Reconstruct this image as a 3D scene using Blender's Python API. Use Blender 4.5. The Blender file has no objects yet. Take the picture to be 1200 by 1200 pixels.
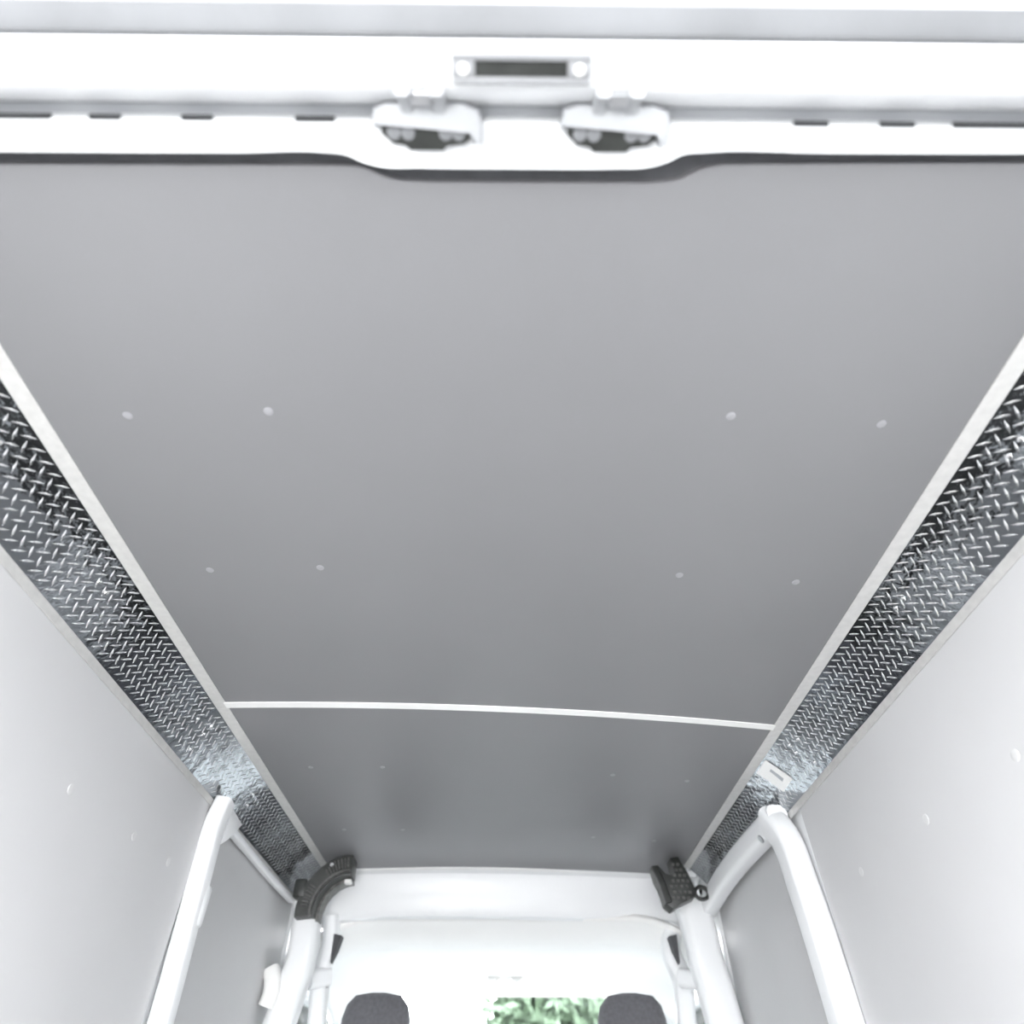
import bpy, bmesh, math, random
from mathutils import Vector, Matrix
random.seed(7)
S = bpy.context.scene
C = S.collection
H0 = 1.10                                   # camera height above the cargo floor

# ---------------------------------------------------------------- camera
cd = bpy.data.cameras.new('camera'); cam = bpy.data.objects.new('camera', cd); C.objects.link(cam)
cam.location = (0, 0, H0)
cam.rotation_euler = (math.radians(135), 0, math.radians(-.49))
cd.sensor_width = 36; cd.lens = 743 / 1200 * 36; cd.clip_start = .01; cd.clip_end = 300
cd.dof.use_dof = True; cd.dof.focus_distance = 1.45; cd.dof.aperture_fstop = 2.0
S.camera = cam
# ---------------------------------------------------------------- world: white overcast sky
w = bpy.data.worlds.new('sky'); S.world = w; w.use_nodes = True
nt = w.node_tree; nt.nodes.clear()
out = nt.nodes.new('ShaderNodeOutputWorld'); bg = nt.nodes.new('ShaderNodeBackground')
tc = nt.nodes.new('ShaderNodeTexCoord'); sep = nt.nodes.new('ShaderNodeSeparateXYZ')
cr = nt.nodes.new('ShaderNodeValToRGB')
cr.color_ramp.elements[0].position = 0.0; cr.color_ramp.elements[0].color = (.97, .98, 1, 1)
cr.color_ramp.elements[1].position = 1.0; cr.color_ramp.elements[1].color = (.93, .96, 1, 1)
nt.links.new(tc.outputs['Generated'], sep.inputs[0]); nt.links.new(sep.outputs['Z'], cr.inputs[0])
nt.links.new(cr.outputs[0], bg.inputs[0]); nt.links.new(bg.outputs[0], out.inputs[0])
bg.inputs[1].default_value = 5.0
# ---------------------------------------------------------------- photographer's soft lamp, low at the left of the rear opening
ld = bpy.data.lights.new('soft_lamp', 'AREA'); lo = bpy.data.objects.new('soft_lamp', ld); C.objects.link(lo)
ld.shape = 'DISK'; ld.size = .36; ld.energy = 10; ld.color = (1, .985, .97)
lo.location = (-.50, -.72, H0 - .72)
lo.rotation_euler = (Vector((-.05, 1.9, H0 + .8)) - lo.location).to_track_quat('-Z', 'Y').to_euler()
# ---------------------------------------------------------------- exposure
S.view_settings.view_transform = 'Standard'; S.view_settings.look = 'None'
S.view_settings.gamma = 1; S.view_settings.use_curve_mapping = False
S.view_settings.exposure = 1.3

# ================================================================ materials
def mat(name, col, rough=.5, metal=0, noise=None, bump=None, spec=.5, coat=0, trans=0):
    m = bpy.data.materials.new(name); m.use_nodes = True
    n = m.node_tree; b = n.nodes['Principled BSDF']
    b.inputs['Base Color'].default_value = (*col, 1); b.inputs['Roughness'].default_value = rough
    b.inputs['Metallic'].default_value = metal; b.inputs['Specular IOR Level'].default_value = spec
    b.inputs['Coat Weight'].default_value = coat
    tcn = n.nodes.new('ShaderNodeTexCoord')
    if noise:                                # (scale, amount)
        t = n.nodes.new('ShaderNodeTexNoise'); t.inputs['Scale'].default_value = noise[0]; t.inputs['Detail'].default_value = 6
        r = n.nodes.new('ShaderNodeValToRGB'); a = noise[1]
        r.color_ramp.elements[0].position = .3; r.color_ramp.elements[1].position = .7
        r.color_ramp.elements[0].color = (*[c * (1 - a) for c in col], 1)
        r.color_ramp.elements[1].color = (*[min(1, c * (1 + a)) for c in col], 1)
        n.links.new(tcn.outputs['Object'], t.inputs['Vector']); n.links.new(t.outputs[0], r.inputs[0])
        n.links.new(r.outputs[0], b.inputs['Base Color'])
    if bump:                                 # (scale, strength, distance)
        t = n.nodes.new('ShaderNodeTexNoise'); t.inputs['Scale'].default_value = bump[0]; t.inputs['Detail'].default_value = 3
        q = n.nodes.new('ShaderNodeBump'); q.inputs['Strength'].default_value = bump[1]; q.inputs['Distance'].default_value = bump[2]
        n.links.new(tcn.outputs['Object'], t.inputs['Vector']); n.links.new(t.outputs[0], q.inputs['Height'])
        n.links.new(q.outputs[0], b.inputs['Normal'])
    return m
M = dict(
    panel=mat('grey_laminate', (.200, .200, .208), .42, noise=(3, .02), bump=(380, .12, .0006)),
    liner=mat('grey_wall_liner', (.57, .57, .575), .55, noise=(2, .03), bump=(300, .1, .0006)),
    steel=mat('white_painted_steel', (.86, .87, .88), .32, noise=(4, .015)),
    channel_shade=mat('grey_channel_shade', (.34, .35, .365), .5, noise=(6, .05)),  # grey stands for shading on the header channel
    white_pl=mat('white_plastic', (.90, .895, .88), .45, noise=(5, .02)),
    joint=mat('white_joint_profile', (.90, .90, .89), .35, noise=(5, .01)),
    seal=mat('dark_rubber_seal', (.035, .037, .04), .6, noise=(20, .2)),
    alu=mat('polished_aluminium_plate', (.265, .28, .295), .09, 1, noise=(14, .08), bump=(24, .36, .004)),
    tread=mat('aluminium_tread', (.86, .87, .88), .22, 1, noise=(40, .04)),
    flange=mat('bright_aluminium_edge', (.66, .655, .64), .45, .35, noise=(60, .06), bump=(120, .3, .001)),
    rivet=mat('rivet_aluminium', (.93, .93, .93), .25, 1, noise=(30, .03)),
    screw=mat('grey_capped_screw', (.30, .30, .315), .38, noise=(30, .05)),
    black=mat('black_plastic', (.028, .030, .028), .38, noise=(30, .3), bump=(90, .3, .001)),
    rib=mat('worn_black_plastic_rib', (.10, .10, .095), .4, noise=(60, .5)),
    fixture=mat('light_grey_fixture', (.43, .44, .455), .4, noise=(20, .03)),
    frame=mat('light_grey_frame', (.27, .275, .285), .4, noise=(20, .03)),
    bolt=mat('dull_zinc_bolt', (.20, .205, .215), .45, noise=(40, .05)),
    zinc=mat('zinc_bolt', (.62, .63, .65), .35, 1, noise=(40, .05)),
    floor=mat('dark_phenolic_floor', (.065, .062, .060), .5, noise=(9, .25), bump=(200, .3, .001)),
    seat=mat('charcoal_seat_fabric', (.12, .12, .13), .85, noise=(80, .15), bump=(500, .4, .001)),
    dash=mat('grey_dashboard', (.50, .50, .50), .6, noise=(40, .05)),
    gap_shade=mat('dark_gap_shade', (.075, .076, .082), .8, noise=(60, .1)),  # dark colour stands for shade at the flange and beside the pillars
    wall_screw=mat('wall_screw_cap', (.62, .62, .62), .38, noise=(30, .02)),
    edge_grey=mat('grey_edge_band', (.22, .225, .235), .5, noise=(8, .1)),  # plain grey for the header's edge strip
    paper=mat('white_sticker_paper', (.90, .90, .89), .5, noise=(20, .01)),
    ink=mat('grey_sticker_print', (.45, .47, .50), .6, noise=(20, .02)),
    ground=mat('pale_concrete', (.30, .30, .295), .9, noise=(1.5, .12), bump=(30, .3, .01)),
    leaf=mat('green_leaves', (.115, .165, .105), .6, noise=(3, .3)),
    bark=mat('bark', (.12, .085, .06), .9, noise=(9, .3)),
)
def glass(name, col):
    m = bpy.data.materials.new(name); m.use_nodes = True; n = m.node_tree; n.nodes.clear()
    o = n.nodes.new('ShaderNodeOutputMaterial'); mx = n.nodes.new('ShaderNodeMixShader')
    t = n.nodes.new('ShaderNodeBsdfTransparent'); t.inputs[0].default_value = (*col, 1)
    g = n.nodes.new('ShaderNodeBsdfGlossy'); g.inputs['Roughness'].default_value = .02
    fr = n.nodes.new('ShaderNodeFresnel'); fr.inputs[0].default_value = 1.45
    n.links.new(fr.outputs[0], mx.inputs[0]); n.links.new(t.outputs[0], mx.inputs[1]); n.links.new(g.outputs[0], mx.inputs[2])
    n.links.new(mx.outputs[0], o.inputs[0]); return m
M['glass'] = glass('window_glass', (.95, .975, .975))

# ================================================================ helpers (z is given relative to the camera height)
def link(name, bm, m, parent=None, smooth=False, kind=None, label=None):
    me = bpy.data.meshes.new(name)
    bmesh.ops.recalc_face_normals(bm, faces=bm.faces[:])
    bm.to_mesh(me); bm.free()
    me.materials.append(M[m])
    if smooth:
        for p in me.polygons: p.use_smooth = True
        me.set_sharp_from_angle(angle=math.radians(38))
    o = bpy.data.objects.new(name, me); C.objects.link(o)
    if parent:
        o.parent = parent; o.location = -Vector(parent['_o'])
    if kind: o['kind'] = kind
    if label: o['label'] = label
    o['_o'] = (0, 0, 0) if not parent else parent['_o']
    if not parent: o['_o'] = (0, 0, 0)
    return o
def child(name, bm, m, parent, smooth=False, kind=None, label=None):
    """part of an empty or of a mesh; every mesh is modelled in world coordinates"""
    me = bpy.data.meshes.new(name)
    bmesh.ops.recalc_face_normals(bm, faces=bm.faces[:])
    bm.to_mesh(me); bm.free(); me.materials.append(M[m])
    if smooth:
        for p in me.polygons: p.use_smooth = True
        me.set_sharp_from_angle(angle=math.radians(38))
    o = bpy.data.objects.new(name, me); C.objects.link(o)
    o.parent = parent; o.matrix_parent_inverse = Matrix.Translation(-world_loc(parent))
    if kind: o['kind'] = kind
    if label: o['label'] = label
    return o
def world_loc(o):
    v = Vector(o.location)
    return v if o.parent is None else v          # child meshes sit at the world origin
def thing(name, label, cat, loc, group=None):
    o = bpy.data.objects.new(name, None); C.objects.link(o); o.empty_display_size = .05
    o.location = (loc[0], loc[1], loc[2] + H0); o['label'] = label; o['category'] = cat
    if group: o['group'] = group
    return o
def struct(name, bm, m, smooth=False):
    me = bpy.data.meshes.new(name)
    bmesh.ops.recalc_face_normals(bm, faces=bm.faces[:])
    bm.to_mesh(me); bm.free(); me.materials.append(M[m])
    if smooth:
        for p in me.polygons: p.use_smooth = True
        me.set_sharp_from_angle(angle=math.radians(38))
    o = bpy.data.objects.new(name, me); C.objects.link(o); o['kind'] = 'structure'
    return o
def V(x, y, z): return Vector((x, y, z + H0))
def box(bm, x0, x1, y0, y1, z0, z1, bev=0):
    g = bmesh.ops.create_cube(bm, size=1)
    for v in g['verts']:
        v.co = V(x0 + (v.co.x + .5) * (x1 - x0), y0 + (v.co.y + .5) * (y1 - y0), z0 + (v.co.z + .5) * (z1 - z0))
    if bev:
        es = {e for v in g['verts'] for e in v.link_edges}
        bmesh.ops.bevel(bm, geom=list(es), offset=bev, segments=2, affect='EDGES', profile=.5)
    return bm
def prism(bm, pts, axis, a0, a1, bev=0):
    """closed 2-D outline pushed along an axis ('x': pts=(y,z), 'y': pts=(x,z), 'z': pts=(x,y))"""
    def co(p, a):
        return {'x': V(a, p[0], p[1]), 'y': V(p[0], a, p[1]), 'z': V(p[0], p[1], a)}[axis]
    A = [bm.verts.new(co(p, a0)) for p in pts]; B = [bm.verts.new(co(p, a1)) for p in pts]
    n = len(pts)
    fa = bm.faces.new(A[::-1]); fb = bm.faces.new(B)
    for i in range(n): bm.faces.new((A[i], A[(i + 1) % n], B[(i + 1) % n], B[i]))
    if bev:
        es = list(set(fa.edges) | set(fb.edges))
        bmesh.ops.bevel(bm, geom=es, offset=bev, segments=2, affect='EDGES', profile=.5)
    return bm
def loft(bm, rings, cap=True):
    R = [[bm.verts.new(p) for p in r] for r in rings]
    n = len(R[0])
    for a, b in zip(R, R[1:]):
        for i in range(n): bm.faces.new((a[i], a[(i + 1) % n], b[(i + 1) % n], b[i]))
    if cap: bm.faces.new(R[0][::-1]); bm.faces.new(R[-1])
    return bm
def rr(c, u, v, a, b, r=.35, n=4):
    """rounded rectangle of half sizes a,b around c in the plane u,v"""
    c = Vector(c); u = Vector(u).normalized(); v = Vector(v).normalized(); k = min(a, b) * r; out = []
    for q, (sx, sy) in enumerate(((1, 1), (-1, 1), (-1, -1), (1, -1))):
        for i in range(n + 1):
            t = math.pi / 2 * (q + i / n)
            out.append(c + u * (sx * (a - k) + k * math.cos(t)) + v * (sy * (b - k) + k * math.sin(t)))
    return out
def beam(bm, path, u, sizes, r=.6):
    """bar along a path; u = first cross axis; sizes=(a,b) per point"""
    P = [V(*p) for p in path]; rings = []
    for i, p in enumerate(P):
        t = (P[min(i + 1, len(P) - 1)] - P[max(i - 1, 0)]).normalized()
        uu = Vector(u); uu = (uu - t * uu.dot(t)).normalized(); vv = t.cross(uu)
        s = sizes[i] if isinstance(sizes, list) else sizes
        rings.append(rr(p, uu, vv, s[0], s[1], r))
    return loft(bm, rings)
def smooth_path(pts, k=6):
    P = [Vector(p) for p in pts]; n = len(P); T = []
    for i in range(n):
        if i == 0: T.append((P[1] - P[0]).normalized())
        elif i == n - 1: T.append((P[-1] - P[-2]).normalized())
        else:
            a = (P[i] - P[i - 1]); c = (P[i + 1] - P[i])
            T.append((a.normalized() * c.length + c.normalized() * a.length) / (a.length + c.length))
    out = []
    for i in range(n - 1):
        L = (P[i + 1] - P[i]).length
        for j in range(k):
            t = j / k
            out.append(tuple(P[i] * (2*t**3 - 3*t*t + 1) + T[i] * L * (t**3 - 2*t*t + t) + P[i + 1] * (-2*t**3 + 3*t*t) + T[i + 1] * L * (t**3 - t*t)))
    out.append(tuple(P[-1])); return out
def disc(bm, c, nrm, r, h, seg=14, dome=.5):
    c = Vector(c); nrm = Vector(nrm).normalized()
    u = nrm.orthogonal().normalized(); v = nrm.cross(u); rings = []
    for (k, hh) in ((1, 0), (1, h * (1 - dome)), (.8, h * .9), (.4, h)):
        rings.append([c + nrm * hh + (u * math.cos(2 * math.pi * i / seg) + v * math.sin(2 * math.pi * i / seg)) * r * k for i in range(seg)])
    return loft(bm, rings)
def lerp_list(pts, x):
    if x <= pts[0][0]: return pts[0][1]
    for (a, b), (c, d) in zip(pts, pts[1:]):
        if x <= c: return b + (d - b) * (x - a) / (c - a)
    return pts[-1][1]
nb = bmesh.new

# ================================================================ ceiling: two grey laminate panels under the white roof skin
CZ = .800
b = nb(); box(b, -.90, .90, -.04, 3.78, CZ + .020, CZ + .035); roof = struct('ceiling', b, 'steel')
def jointY(x):  return 1.517 + .055 * (x / .71) + .038 * (x / .71) ** 2 - .017 * (1 - (x / .71) ** 2) * 0
def frontY(x):  return 2.850 + .045 * (x / .65) + .078 * (x / .65) ** 2
def strip_xy(bm, x0, x1, fy0, fy1, z0, z1, n=40):
    """slab between two curves y=f(x)"""
    rings = []
    for i in range(n + 1):
        x = x0 + (x1 - x0) * i / n
        rings.append([V(x, fy0(x), z0), V(x, fy1(x), z0), V(x, fy1(x), z1), V(x, fy0(x), z1)])
    return loft(bm, rings)
RE = [(-.75, .236), (-.44, .2345), (-.194, .233), (-.178, .2335), (-.165, .2365), (-.146, .2445), (-.132, .2485), (-.098, .250), (.002, .250), (.162, .249), (.190, .247), (.204, .243), (.218, .235), (.230, .231), (.247, .2285), (.40, .226), (.75, .222)]
def rearY(x): return lerp_list(RE, x) + .0035  # panel edge cut to the outline of the flange's shadow
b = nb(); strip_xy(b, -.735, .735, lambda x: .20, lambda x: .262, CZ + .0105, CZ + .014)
child('shadow_strip', b, 'gap_shade', roof, label='dark strip standing in for the shadow at the rear edge of the grey ceiling panel')  # flange shadow put in as a dark strip above the panel edge
b = nb(); strip_xy(b, -.735, .735, rearY, lambda x: jointY(x) - .004, CZ, CZ + .010, 160)
p1 = child('ceiling_panel', b, 'panel', roof)
b = nb(); strip_xy(b, -.735, .735, lambda x: jointY(x) + .012, lambda x: frontY(x), CZ, CZ + .010)
p2 = child('ceiling_panel', b, 'panel', roof)
b = nb(); strip_xy(b, -.722, .722, lambda x: jointY(x) - .009, lambda x: jointY(x) + .017, CZ - .0025, CZ + .008)
child('joint_strip', b, 'joint', roof, label='white joint profile between the two grey ceiling panels')
for i, (x, y) in enumerate([(-.59, .594), (-.37, .584), (.344, .587), (.584, .60), (-.585, .966), (-.367, .957), (.34, .974), (.578, .994),
             (-.585, 1.883), (-.371, 1.881), (.323, 1.93), (.559, 1.973), (-.58, 2.409), (-.37, 2.408), (.318, 2.481), (.546, 2.516)]):
    b = nb(); disc(b, V(x, y, CZ), (0, 0, -1), .0075, .0014)
    child('screw', b, 'screw', p1 if i < 8 else p2, smooth=True)

# ================================================================ rear header above the open rear doors
def header(profile, name, m, x0=-.86, x1=.86, parent=None, bev=0):
    b = nb(); prism(b, profile, 'x', x0, x1)
    return b
prof = [(.1965, .800), (.1925, .7965), (.1735, .7965), (.1675, .774), (.1600, .756), (.1520, .740), (.1450, .7315), (.1380, .7285), (.1300, .7275), (.114, .7278), (.1085, .7285), (.1075, .731),
        (.1095, .748), (.1125, .758), (.109, .765), (.095, .768), (.080, .772), (.070, .7725), (.05, .776), (-.02, .79), (-.04, .80), (-.04, .835), (.1965, .835)]
b = nb(); prism(b, prof, 'x', -.88, .88); hd = struct('trim_1', b, 'steel', smooth=True)
# rubber seal lying in the seam and grey strip painting the shade of the channel
b = nb(); box(b, -.88, .88, .1085, .1130, .746, .763, .001); child('seam_seal', b, 'seal', hd, label='thin dark seam along the rear header')
b = nb(); box(b, -.88, .88, .1742, .1900, .7940, .7968, .001); child('channel_shade_strip', b, 'channel_shade', hd, label='grey strip standing in for the shade in the header channel')
b = nb(); box(b, -.88, .88, .084, .1085, .7635, .7690, .001); child('edge_strip', b, 'edge_grey', hd, label='grey strip along the door edge of the header')  # grey strip, darker than the header steel
# flange with its middle tab reaching over the ceiling panel
front = [(-.74, .221), (-.30, .2195), (-.205, .2185), (-.185, .2205), (-.165, .2285), (-.148, .2325), (-.10, .2335), (.002, .2335), (.12, .2325), (.155, .2310),
         (.176, .2255), (.193, .2175), (.218, .2150), (.35, .2145), (.74, .212)]
fs = smooth_path(front, 5)
fs = [(x * .9873, y * .9873) for x, y in fs]
b = nb(); prism(b, fs + [(.74, .1845), (-.74, .1845)], 'z', .7740, .7975, .0022)
fl = child('flange', b, 'steel', hd, smooth=True)
for x0, x1 in ((-.60, -.49), (-.449, -.416), (-.351, -.318), (-.230, -.188), (.304, .341), (.397, .434), (.476, .60)):
    b = nb(); box(b, x0, x1, .1815, .1862, .7732, .7800, .0008); child('clip_slot', b, 'seal', hd)
for x, y in ((.021, .203), (-.302, .197), (.277, .196)):
    b = nb(); disc(b, V(x * .987, y * .987, .7742), (0, 0, -1), .0045, .002); child('bolt', b, 'steel', hd, smooth=True)
# lamp recess
t = thing('lamp_recess', 'white framed slot with dark opening on rear header above the two strikers', 'lamp', (.012, .128, .727))
b = nb()
fr = [(-.054, .1165), (.078, .1165), (.078, .1400), (-.054, .1400)]
for (x0, x1, y0, y1) in ((-.056, .076, .1150, .1215), (-.056, .076, .1345, .1405), (-.056, -.034, .1215, .1345), (.054, .076, .1215, .1345)):
    box(b, x0, x1, y0, y1, .7195, .7285, .0015)
child('frame', b, 'frame', t, smooth=True)
b = nb(); box(b, -.035, .055, .1213, .1347, .7235, .7283); child('opening', b, 'black', t)
for x in (-.045, .065):
    b = nb(); disc(b, V(x, .128, .7195), (0, 0, -1), .005, .0025); child('screw', b, 'white_pl', t, smooth=True)
# door strikers
def striker(cx, label):
    t = thing('door_striker', label, 'striker', (cx, .19, .785), 'door strikers on the rear header')
    b = nb()
    prism(b, [(cx - .047, .186), (cx + .048, .186), (cx + .048, .197), (cx + .040, .2035), (cx + .022, .2035), (cx + .018, .2095), (cx - .018, .2095), (cx - .022, .2035), (cx - .036, .2035), (cx - .047, .194)],
          'z', .762, .7755, .0012); child('base', b, 'black', t, label='black stepped plastic base')
    b = nb(); prism(b, [(cx - .056, .186), (cx - .052, .170), (cx - .040, .165), (cx + .040, .165), (cx + .056, .171), (cx + .060, .181), (cx + .060, .202), (cx + .050, .202), (cx + .050, .188)],
                   'z', .7555, .7755, .003)
    child('bracket', b, 'fixture', t, smooth=True)
    for s in (-1, 1):
        b = nb(); beam(b, [(cx + s * .0165, .170, .760), (cx + s * .0165, .158, .750), (cx + s * .0165, .146, .728)], (1, 0, 0), (.0075, .006)); child('hook', b, 'fixture', t, smooth=True)
    b = nb(); box(b, cx - .009, cx + .009, .151, .163, .738, .748, .001); child('latch', b, 'zinc', t)
    for x in (-.034, -.019, .021, .035):
        b = nb(); disc(b, V(cx + x, .1925, .762), (0, 0, -1), .0074, .0014); child('bolt', b, 'bolt', t, smooth=True)
striker(-.090, 'left door striker with white bracket and black base on the rear header')
striker(.108, 'right door striker with white bracket and black base on the rear header')

# ================================================================ walls and floor
WX = .843
FZ = -H0
WD = dict(left=((1.254, .488), (1.542, .496), (1.743, .501)), right=((1.33, .464), (1.021, .458), (1.66, .46)))
def wall(side):
    s = -1 if side == 'left' else 1
    x0, x1 = sorted((s * (WX + .012), s * (WX + .03)))
    b = nb(); box(b, x0, x1, -.04, 3.06, FZ, .80); W = struct('wall_' + side, b, 'steel')
    # lining boards: behind the sliding door frame, then inside the doorway
    for y0, y1, dx in ((-.03, 1.885, 0), (1.99, 3.04, .008)):
        a0, a1 = sorted((s * (WX + dx), s * (WX + dx + .010)))
        b = nb(); box(b, a0, a1, y0, y1, FZ, .700, .0015)
        child('lining_board', b, 'liner', W)
    for (y, z) in WD[side]:
        b = nb(); disc(b, V(s * WX, y, z), (-s, 0, 0), .010, .0014); child('screw', b, 'wall_screw', W, smooth=True)
    return W
WL = wall('left'); WR = wall('right')
b = nb(); box(b, -.90, .90, -.04, 3.0, FZ - .03, FZ); struct('floor', b, 'floor')

# sliding-door frames: white rims standing proud of the lining
def rim(s, path_post, path_top, W):
    b = nb(); beam(b, smooth_path(path_post), (0, 1, 0), (.040, .030)); child('door_post', b, 'steel', W, smooth=True)
    b = nb(); beam(b, smooth_path(path_top), (0, 0, 1), [(.030, .026)] * (len(smooth_path(path_top)))); child('door_header', b, 'steel', W, smooth=True)
b = nb(); beam(b, smooth_path([(-.822, 1.955, -1.09), (-.822, 1.955, -.2), (-.822, 1.935, .25), (-.822, 1.905, .52), (-.818, 1.890, .66), (-.812, 1.895, .705)]), (0, 1, 0), (.031, .024))
DL = struct('door_1', b, 'steel', smooth=True)
b = nb(); beam(b, smooth_path([(-.830, 1.94, .672), (-.832, 2.20, .672), (-.830, 2.5, .668), (-.815, 2.76, .662)]), (0, 0, 1), (.010, .012)); child('door_header', b, 'steel', DL, smooth=True)
b = nb(); box(b, -.832, -.795, 1.912, 1.956, .40, .50, .012); child('bracket', b, 'steel', DL, smooth=True)
b = nb(); prism(b, [(1.93, .70), (1.93, .60), (1.99, .64), (2.04, .69)], 'x', -.835, -.800, .004); child('gusset', b, 'steel', DL, smooth=True)
b = nb(); beam(b, smooth_path([(.820, 1.93, -1.09), (.820, 1.93, -.2), (.820, 1.935, .25), (.818, 1.955, .50), (.812, 1.975, .64), (.800, 2.02, .705)]), (0, 1, 0), (.046, .034))
DR = struct('door_2', b, 'steel', smooth=True)
b = nb(); beam(b, smooth_path([(.806, 1.96, .688), (.800, 2.20, .692), (.796, 2.55, .688), (.790, 2.84, .662)]), (0, 0, 1), (.036, .030)); child('door_header', b, 'steel', DR, smooth=True)
b = nb(); box(b, .795, .835, 1.900, 1.960, .42, .54, .014); child('bracket', b, 'steel', DR, smooth=True)
b = nb(); disc(b, V(.775, 2.06, .66), (-1, 0, -.6), .012, .004); child('bolt', b, 'zinc', DR, smooth=True)

# ================================================================ diamond-plate corner trims
def rail_profile(s):
    """(x,z) points from the ceiling flange over the slanted face to the wall flange, with arc length"""
    pts = [(.7175, .7985), (.7475, .7965)]
    n = 9; a0, a1 = math.radians(40), math.radians(50); d = .131 / n
    for i in range(n):
        a = a0 + (a1 - a0) * (i + .5) / n
        pts.append((pts[-1][0] + d * math.cos(a), pts[-1][1] - d * math.sin(a)))
    pts.append((pts[-1][0] + .0005, pts[-1][1] - .020))
    return [(s * x, z) for x, z in pts]
def along(P, w):
    """position and tangent at arc length w measured from the bend"""
    Q = P[:]; acc = -math.dist(P[0], P[1])
    for (a, b_) in zip(Q, Q[1:]):
        l = math.dist(a, b_)
        if w <= acc + l:
            t = (w - acc) / l; return (a[0] + (b_[0] - a[0]) * t, a[1] + (b_[1] - a[1]) * t), ((b_[0] - a[0]) / l, (b_[1] - a[1]) / l)
        acc += l
    return Q[-1], ((Q[-1][0] - Q[-2][0]) / l, (Q[-1][1] - Q[-2][1]) / l)
def plate(s, y0, y1, T, rivets, off):
    P = rail_profile(s)
    def pt(i, y, o=0):
        x, z = P[i]; return V(x - s * off, y, z - off)
    # slanted face
    b = nb(); ny = max(2, int((y1 - y0) / .03)); idx = list(range(1, len(P) - 1))
    g = [[b.verts.new(pt(i, y0 + (y1 - y0) * j / ny)) for i in idx] for j in range(ny + 1)]
    for j in range(ny):
        for i in range(len(idx) - 1): b.faces.new((g[j][i], g[j][i + 1], g[j + 1][i + 1], g[j + 1][i]))
    bmesh.ops.recalc_face_normals(b, faces=b.faces[:]); bmesh.ops.solidify(b, geom=b.faces[:], thickness=.0006)
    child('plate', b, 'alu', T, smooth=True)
    # two edge flanges
    b = nb(); prism(b, [(P[0][0], P[0][1]), (P[1][0], P[1][1] - off), (P[1][0], P[1][1] + .0015), (P[0][0], P[0][1] + .0012)], 'y', y0, y1)
    child('ceiling_flange', b, 'flange', T)
    q = P[-2]; r = P[-1]
    b = nb(); prism(b, [(q[0] - s * off, q[1]), (r[0] - s * .0005, r[1]), (r[0] + s * .0012, r[1]), (q[0] + s * .0012, q[1])], 'y', y0, y1)
    child('wall_flange', b, 'flange', T)
    # rolled treads: raised lens-shaped lozenges, two directions in a basket pattern
    b = nb(); pitch = .0265; L = .0138; Wd = .0029; Hh = .0016
    total = sum(math.dist(a, c) for a, c in zip(P[1:-1], P[2:-1]))
    def tread(yc, wc, ang):
        ca, sa = math.cos(ang), math.sin(ang)
        secs = ((-1, 0, 0), (-.55, .62, .75), (0, 1, 1), (.55, .62, .75), (1, 0, 0)); rows = []
        for (k, wd, hh) in secs:
            row = []
            for (q, h) in (((0, 0),) if wd == 0 else ((-1, 0), (-.42, hh), (.42, hh), (1, 0))):
                u = k * L; v = q * Wd * wd
                yy = yc + u * ca - v * sa; ww = wc + u * sa + v * ca
                if ww < .0004 or ww > total - .0006 or yy < y0 - .001 or yy > y1 + .001: return
                (px, pz), (tx, tz) = along(P, ww)
                nx, nz = (tz, -tx) if s > 0 else (-tz, tx)
                if nz > 0: nx, nz = -nx, -nz
                hgt = .0008 + off + h * Hh - (.0006 if h == 0 else 0)
                row.append(b.verts.new(V(px + nx * hgt, yy, pz + nz * hgt)))
            rows.append(row)
        for a, c in zip(rows, rows[1:]):
            if len(a) == 1:
                for i in range(3): b.faces.new((a[0], c[i], c[i + 1]))
            elif len(c) == 1:
                for i in range(3): b.faces.new((a[i], c[0], a[i + 1]))
            else:
                for i in range(3): b.faces.new((a[i], c[i], c[i + 1], a[i + 1]))
    nyy = int((y1 - y0) / pitch) + 2
    for i in range(-1, nyy):
        for j in range(-2, int(total / pitch) + 3):
            yc = y0 + i * pitch + .005; wc = j * pitch + .0108
            tread(yc, wc, math.radians(-45)); tread(yc + pitch / 2, wc + pitch / 2, math.radians(45))
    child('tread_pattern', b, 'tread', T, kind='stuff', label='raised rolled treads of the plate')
    for (y, w_) in rivets:
        (px, pz), (tx, tz) = along(P, w_)
        nx, nz = tz, -tx
        if nz > 0: nx, nz = -nx, -nz
        b = nb(); disc(b, V(px + nx * (.001 + off), y, pz + nz * (.001 + off)), (nx, 0, nz), .0048, .0028)
        child('rivet', b, 'rivet', T, smooth=True)
def corner_trim(s, label, yj):
    T = thing('corner_trim', label, 'trim', (s * .80, 1.4, .75), 'diamond plate corner trims')
    if s < 0: R1, R2 = [(.585, .048), (.620, .048), (.960, .048), (.993, .049), (1.51, .047)], [(1.57, .033), (1.58, .056), (1.60, .10), (2.0, .045), (2.03, .075)]
    else: R1, R2 = [(.600, .048), (.633, .049), (1.00, .047), (1.032, .046), (1.62, .041)], [(1.665, .033), (1.677, .056), (1.66, .1035), (1.93, .02), (2.45, .05)]
    plate(s, .20, yj, T, R1, 0)
    plate(s, yj - .010, 2.84, T, R2, .0007)
    return T
corner_trim(-1, 'left diamond plate aluminium corner trim between grey ceiling and left wall', 1.53)
corner_trim(1, 'right diamond plate aluminium corner trim with a white sticker, between grey ceiling and right wall', 1.645)

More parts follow.
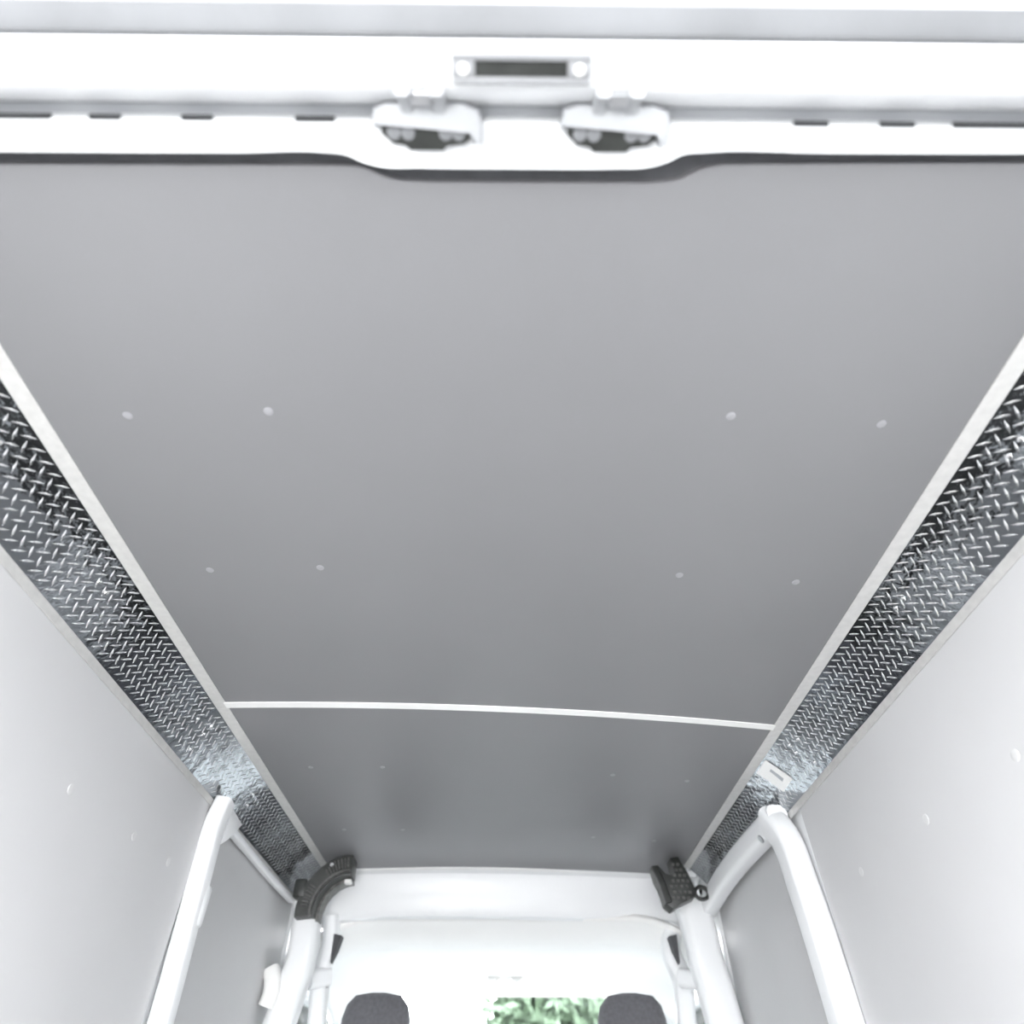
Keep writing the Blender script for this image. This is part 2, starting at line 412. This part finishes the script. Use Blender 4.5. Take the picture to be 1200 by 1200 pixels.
# sticker on the right trim
t = thing('sticker', 'small white rectangular sticker on the right diamond plate trim near the white door frame', 'sticker', (.78, 1.85, .75))
P = rail_profile(1)
def on_plate(y, w_, h):
    (px, pz), (tx, tz) = along(P, w_); nx, nz = tz, -tx
    if nz > 0: nx, nz = -nx, -nz
    return V(px + nx * h, y, pz + nz * h)
def sheet(cs, h, th, n=8):
    b = nb(); A = []; B = []
    (ya, wa), (yb, wb), (yc, wc), (yd, wd) = cs
    for i in range(n + 1):
        u = i / n
        for (L_, hh) in ((A, h), (B, h + th)):
            L_.append((b.verts.new(on_plate(ya + (yb - ya) * u, wa + (wb - wa) * u, hh)), b.verts.new(on_plate(yd + (yc - yd) * u, wd + (wc - wd) * u, hh))))
    for i in range(n):
        for L_ in (A, B): b.faces.new((L_[i][0], L_[i + 1][0], L_[i + 1][1], L_[i][1]))
    for e in (0, n): b.faces.new((A[e][0], A[e][1], B[e][1], B[e][0]))
    for i in range(n):
        for e in (0, 1): b.faces.new((A[i][e], A[i + 1][e], B[i + 1][e], B[i][e]))
    return b
child('paper', sheet([(1.800, .005), (1.793, .087), (1.882, .090), (1.890, .005)], .0038, .0006), 'paper', t)
child('print', sheet([(1.822, .030), (1.822, .070), (1.840, .072), (1.836, .030)], .0045, .0002), 'ink', t)

# ================================================================ black plastic corner pieces at the front
def corner_left():
    t = thing('corner_bracket', 'black ribbed curved plastic corner piece at the front end of the left diamond plate trim', 'bracket', (-.68, 2.74, .70))
    cx, cz = -.588, .612
    def arc(r, a0, a1, n=16): return [(cx + r * math.cos(math.radians(a0 + (a1 - a0) * i / n)), cz + r * math.sin(math.radians(a0 + (a1 - a0) * i / n))) for i in range(n + 1)]
    b = nb(); prism(b, arc(.188, 92, 186) + arc(.122, 186, 92), 'y', 2.690, 2.790, .003); child('arched_body', b, 'black', t, smooth=True)
    b = nb(); prism(b, arc(.122, 94, 190) + arc(.112, 190, 94), 'y', 2.745, 2.812, .002); child('inner_lip', b, 'rib', t, smooth=True)
    b = nb(); prism(b, arc(.136, 93, 188) + arc(.128, 188, 93), 'y', 2.678, 2.694, .002); child('raised_bead', b, 'rib', t, smooth=True)
    for a in [97 + 4.2 * k for k in range(8)] + [150 + 4 * k for k in range(7)]:
        ar = math.radians(a); r0, r1 = (.146, .180 if (int(a) % 2) else .170)
        p0 = (cx + r0 * math.cos(ar), 2.687, cz + r0 * math.sin(ar)); p1 = (cx + r1 * math.cos(ar), 2.687, cz + r1 * math.sin(ar))
        b = nb(); beam(b, [p0, p1], (0, 1, 0), (.004, .0022)); child('rib', b, 'rib', t)
    b = nb(); box(b, -.798, -.750, 2.685, 2.75, .655, .718, .010); child('side_lug', b, 'black', t, smooth=True)
    ar = math.radians(118)
    b = nb(); disc(b, V(cx + .174 * math.cos(ar), 2.69, cz + .174 * math.sin(ar)), (0, -1, -.2), .007, .005); child('screw', b, 'zinc', t, smooth=True)
    b = nb(); box(b, -.622, -.596, 2.735, 2.765, .715, .728, .002); child('clip', b, 'white_pl', t, label='small white clip')
def corner_right():
    t = thing('corner_bracket', 'black ribbed corner bracket with ring eye at front end of right diamond plate trim', 'bracket', (.68, 2.74, .70))
    b = nb(); prism(b, [(.640, .795), (.672, .800), (.700, .745), (.716, .690), (.712, .662), (.655, .640), (.622, .622), (.598, .640), (.590, .700), (.575, .722), (.566, .768), (.588, .770), (.612, .738), (.655, .728)], 'y', 2.700, 2.775, .003)
    child('body', b, 'black', t, smooth=True)
    b = nb(); beam(b, [(.576, 2.70, .755), (.592, 2.69, .700), (.606, 2.69, .640)], (0, 1, 0), (.016, .012)); child('rolled_edge', b, 'black', t, smooth=True)
    # ring eye
    b = nb(); n = 18; rings = []
    for i in range(n):
        a = 2 * math.pi * i / n; c = Vector((.742 + .025 * math.cos(a), 2.715, .678 + .021 * math.sin(a) + H0)); ro = Vector((math.cos(a), 0, math.sin(a)))
        rings.append([c + ro * .007 * math.cos(k * math.pi / 4) + Vector((0, 1, 0)) * .012 * math.sin(k * math.pi / 4) for k in range(8)])
    R = [[b.verts.new(p) for p in r] for r in rings]
    for i in range(n):
        for k in range(8): b.faces.new((R[i][k], R[i][(k + 1) % 8], R[(i + 1) % n][(k + 1) % 8], R[(i + 1) % n][k]))
    child('ring_eye', b, 'black', t, smooth=True)
    for r in range(7):
        for c in range(4):
            x = .628 + c * .019 + (.009 if r % 2 else 0); z = .772 - r * .019
            lo_ = .612 + (.03 if z > .72 else 0)
            if x < lo_ or x > .700 - max(0, (z - .70)) * .35: continue
            b = nb(); box(b, x - .0055, x + .0055, 2.695, 2.7015, z - .0045, z + .0045, .0015); child('rib', b, 'rib', t)
corner_left(); corner_right()

# ================================================================ white front header and cab headlining
def sag(x): return -.035 * max(0, abs(x) - .42) ** 2 / .04
def profile_sweep(bm, prof, x0, x1, n, sagk=1.0, dy=None):
    rings = []
    for i in range(n + 1):
        x = x0 + (x1 - x0) * i / n
        rings.append([V(x, y + (dy(x) if dy else 0), z + sag(x) * sagk * (0 if z > .79 else 1)) for y, z in prof])
    return loft(bm, rings)
dyf = lambda x: .030 * (x / .65) + .045 * (x / .65) ** 2
prof = [(2.850, .8165), (2.852, .7985), (2.900, .792), (2.912, .775), (2.925, .72), (2.932, .668), (2.945, .652), (2.975, .646), (3.00, .652), (3.05, .66), (3.05, .85), (2.85, .85)]
b = nb(); profile_sweep(b, prof, -.80, .80, 36, .25, dyf); FH = struct('trim_2', b, 'steel', smooth=True)
b = nb(); strip_xy(b, -.66, .66, lambda x: frontY(x) - .006, lambda x: frontY(x) + .030, CZ - .004, CZ + .004); child('edge_strip', b, 'joint', FH)
# headlining: fabric-covered white shell from header to windscreen, thick
def dome(x, y):
    e = max(0, abs(x) - .50) / .30
    return -.11 * e * e
b = nb(); nx, ny = 40, 26
def hz(y):
    return lerp_list([(2.98, .650), (3.04, .638), (3.10, .610), (3.16, .597), (3.30, .600), (3.42, .588), (3.52, .560), (3.66, .540), (3.78, .505)], y)
G = [[b.verts.new(V(-.80 + 1.60 * i / nx, 2.98 + .80 * j / ny, hz(2.98 + .80 * j / ny) + dome(-.80 + 1.60 * i / nx, 0))) for i in range(nx + 1)] for j in range(ny + 1)]
for j in range(ny):
    for i in range(nx): b.faces.new((G[j][i], G[j][i + 1], G[j + 1][i + 1], G[j + 1][i]))
HL = struct('ceiling_cab', b, 'white_pl', smooth=True); HL.name = 'trim_3'
md = HL.modifiers.new('thickness', 'SOLIDIFY'); md.thickness = .02; md.offset = 1
for x in (-.085, .02):
    b = nb(); beam(b, smooth_path([(x, 3.60, .545), (x + .03, 3.60, .525), (x + .065, 3.60, .545)]), (0, 1, 0), (.018, .008)); child('visor_clip', b, 'white_pl', HL, smooth=True)

# pillars behind the cab and door pillars of the cab
def pillar(side, name):
    s = -1 if side == 'left' else 1
    b = nb()
    if s < 0:
        beam(b, smooth_path([(-.765, 2.80, .685), (-.752, 2.80, .60), (-.745, 2.80, .48), (-.758, 2.80, .40), (-.790, 2.80, .22), (-.795, 2.80, -1.09)]), (1, 0, 0), (.050, .055))
    else:
        beam(b, smooth_path([(.730, 2.86, .690), (.742, 2.86, .60), (.752, 2.86, .48), (.765, 2.86, .40), (.785, 2.86, .22), (.79, 2.86, -1.09)]), (1, 0, 0), (.062, .055))
    p = struct(name, b, 'steel', smooth=True)
    b = nb()
    if s < 0:
        beam(b, smooth_path([(-.700, 2.97, .655), (-.688, 2.98, .56), (-.705, 2.98, .47), (-.690, 2.97, .34), (-.675, 2.97, .20), (-.675, 2.97, -1.0)]), (1, 0, 0), (.030, .045))
    else:
        beam(b, smooth_path([(.690, 3.03, .640), (.662, 3.04, .56), (.690, 3.04, .46), (.680, 3.03, .34), (.672, 3.03, .20), (.672, 3.03, -1.0)]), (1, 0, 0), (.034, .045))
    child('inner_post', b, 'steel', p, smooth=True)
    b = nb()
    beam(b, [(s * .745, 2.90, .435), (s * .690, 2.98, .455)], (0, 0, 1), (.032, .04)); child('cross_brace', b, 'steel', p, smooth=True)
    b = nb(); prism(b, [(s * .672, .588), (s * .640, .582), (s * .652, .535), (s * .668, .495)], 'y', 2.925, 2.975, .004); child('slot_shade', b, 'gap_shade', p, label='dark block standing in for the shaded slot beside the white pillar')  # shade between post and headlining put in as a dark solid block
    if s < 0:
        b = nb(); beam(b, smooth_path([(-.835, 2.76, .445), (-.822, 2.755, .420), (-.812, 2.75, .375), (-.822, 2.755, .340)]), (0, 1, 0), (.026, .028)); child('belt_mount', b, 'white_pl', p, smooth=True)
    return p
pillar('left', 'trim_4'); pillar('right', 'trim_5')

# cab body: side walls with windows, front pillars, windscreen, dashboard
for s, side, nm, wn in ((-1, 'left', 'door_3', 'window_2'), (1, 'right', 'door_4', 'window_3')):
    b = nb(); x0, x1 = sorted((s * .84, s * .90))
    box(b, x0, x1, 2.95, 4.55, FZ - .2, -.34, .01); D = struct(nm, b, 'steel')
    b = nb(); box(b, x0, x1, 2.90, 3.12, -.36, .82, .01); child('door_frame', b, 'steel', D)
    b = nb(); box(b, x0, x1, 3.05, 3.85, .44, .82, .01); child('door_frame', b, 'steel', D)
    b = nb(); box(b, x0 + .02, x0 + .026, 3.10, 4.2, -.24, .44); gl = struct(wn, b, 'glass')
    b = nb(); beam(b, smooth_path([(s * .78, 3.74, .50), (s * .80, 3.98, .28), (s * .81, 4.30, -.05), (s * .82, 4.52, -.26)]), (1, 0, 0), (.045, .04)); child('front_pillar', b, 'steel', D, smooth=True)
b = nb(); prism(b, [(3.765, .495), (3.775, .500), (4.60, -.285), (4.59, -.290)], 'x', -.79, .79); struct('window_1', b, 'glass')
b = nb(); prism(b, [(4.05, -.35), (4.10, -.30), (4.40, -.27), (4.60, -.27), (4.62, -.9), (4.15, -.9)], 'x', -.82, .82, .01); struct('trim_6', b, 'dash')
b = nb(); box(b, -.86, .86, 2.95, 5.2, FZ - .55, FZ - .2); b2 = struct('floor_cab', b, 'floor'); b2.name = 'trim_7'
b = nb(); box(b, -.84, .84, 4.58, 5.3, FZ - .5, -.34, .06); struct('trim_8', b, 'steel', smooth=True)

# seats
def cushion(bm, c, hx, hy, hz_, r=.75, n=7, waist=0):
    rings = []
    for i in range(n + 1):
        t = math.pi * i / n; k = math.sin(t) ** .45 if 0 < i < n else .25
        rings.append(rr(V(c[0], c[1], c[2] - hz_ * math.cos(t)), (1, 0, 0), (0, 1, 0), hx * k, hy * k, r, 5))
    return loft(bm, rings)
def seat(x, label):
    t = thing('cab_seat', label, 'seat', (x, 3.2, FZ - .2), 'cab seats')
    b = nb(); cushion(b, (x, 3.12, .322), .132, .058, .105); h = child('headrest', b, 'seat', t, smooth=True)
    for d in (-.05, .05):
        b = nb(); beam(b, [(x + d, 3.13, .14), (x + d, 3.125, .25)], (1, 0, 0), (.007, .007)); child('headrest_post', b, 'zinc', h, smooth=True)
    b = nb(); beam(b, smooth_path([(x, 3.14, .17), (x, 3.16, .05), (x, 3.22, -.25), (x, 3.28, -.52)]), (1, 0, 0), [(.17, .055)] * 7 + [(.24, .07)] * 12, .7); child('backrest', b, 'seat', t, smooth=True)
    b = nb(); box(b, x - .25, x + .25, 3.22, 3.74, -.72, -.54, .05); child('seat_cushion', b, 'seat', t, smooth=True)
    b = nb(); box(b, x - .20, x + .20, 3.28, 3.66, FZ - .2, -.72, .01); child('seat_base', b, 'black', t)
seat(-.497, 'charcoal cab seat with a rounded headrest at the left of the cab')
seat(.490, 'charcoal cab seat with a rounded headrest at the right of the cab')

# ================================================================ outside: pale yard and trees beyond the windscreen
GZ = FZ - .62
b = nb(); box(b, -60, 60, -60, 90, GZ - .2, GZ); struct('ground', b, 'ground')
leafmesh = None
def tree(x, y, h, r, label, seed):
    rnd = random.Random(seed)
    t = thing('tree', label, 'tree', (x, y, GZ), 'trees beyond the windscreen')
    b = nb(); beam(b, smooth_path([(x, y, GZ), (x + .1, y, GZ + h * .3), (x - .05, y, GZ + h * .75)]), (1, 0, 0), (.13, .13), 1); child('trunk', b, 'bark', t, smooth=True)
    b = nb()
    for k in range(2600):
        d = Vector((rnd.gauss(0, 1), rnd.gauss(0, 1), rnd.gauss(0, 1))).normalized() * (rnd.random() ** .4) * r
        lump = 1 + .18 * math.sin(3 * d.x / r * 3 + seed) * math.cos(4 * d.z / r + seed)
        c = V(x, y, GZ + h - r * .9) + Vector((d.x, d.y, d.z * .95)) * lump
        u = Vector((rnd.gauss(0, 1), rnd.gauss(0, 1), rnd.gauss(0, 1))).normalized(); v = u.orthogonal().normalized(); s_ = .12 + .08 * rnd.random()
        b.faces.new([b.verts.new(c + u * s_), b.verts.new(c + v * s_ * .5), b.verts.new(c - u * s_), b.verts.new(c - v * s_ * .5)])
    child('crown', b, 'leaf', t, kind='stuff')
tree(.9, 16.5, 4.7, 1.35, 'green leafy tree seen through the middle of the windscreen', 1)
tree(4.6, 19.0, 4.9, 1.5, 'green leafy tree to the right of the middle one beyond the windscreen', 2)
tree(9.6, 23.0, 4.8, 1.6, 'green leafy tree furthest right beyond the windscreen', 3)
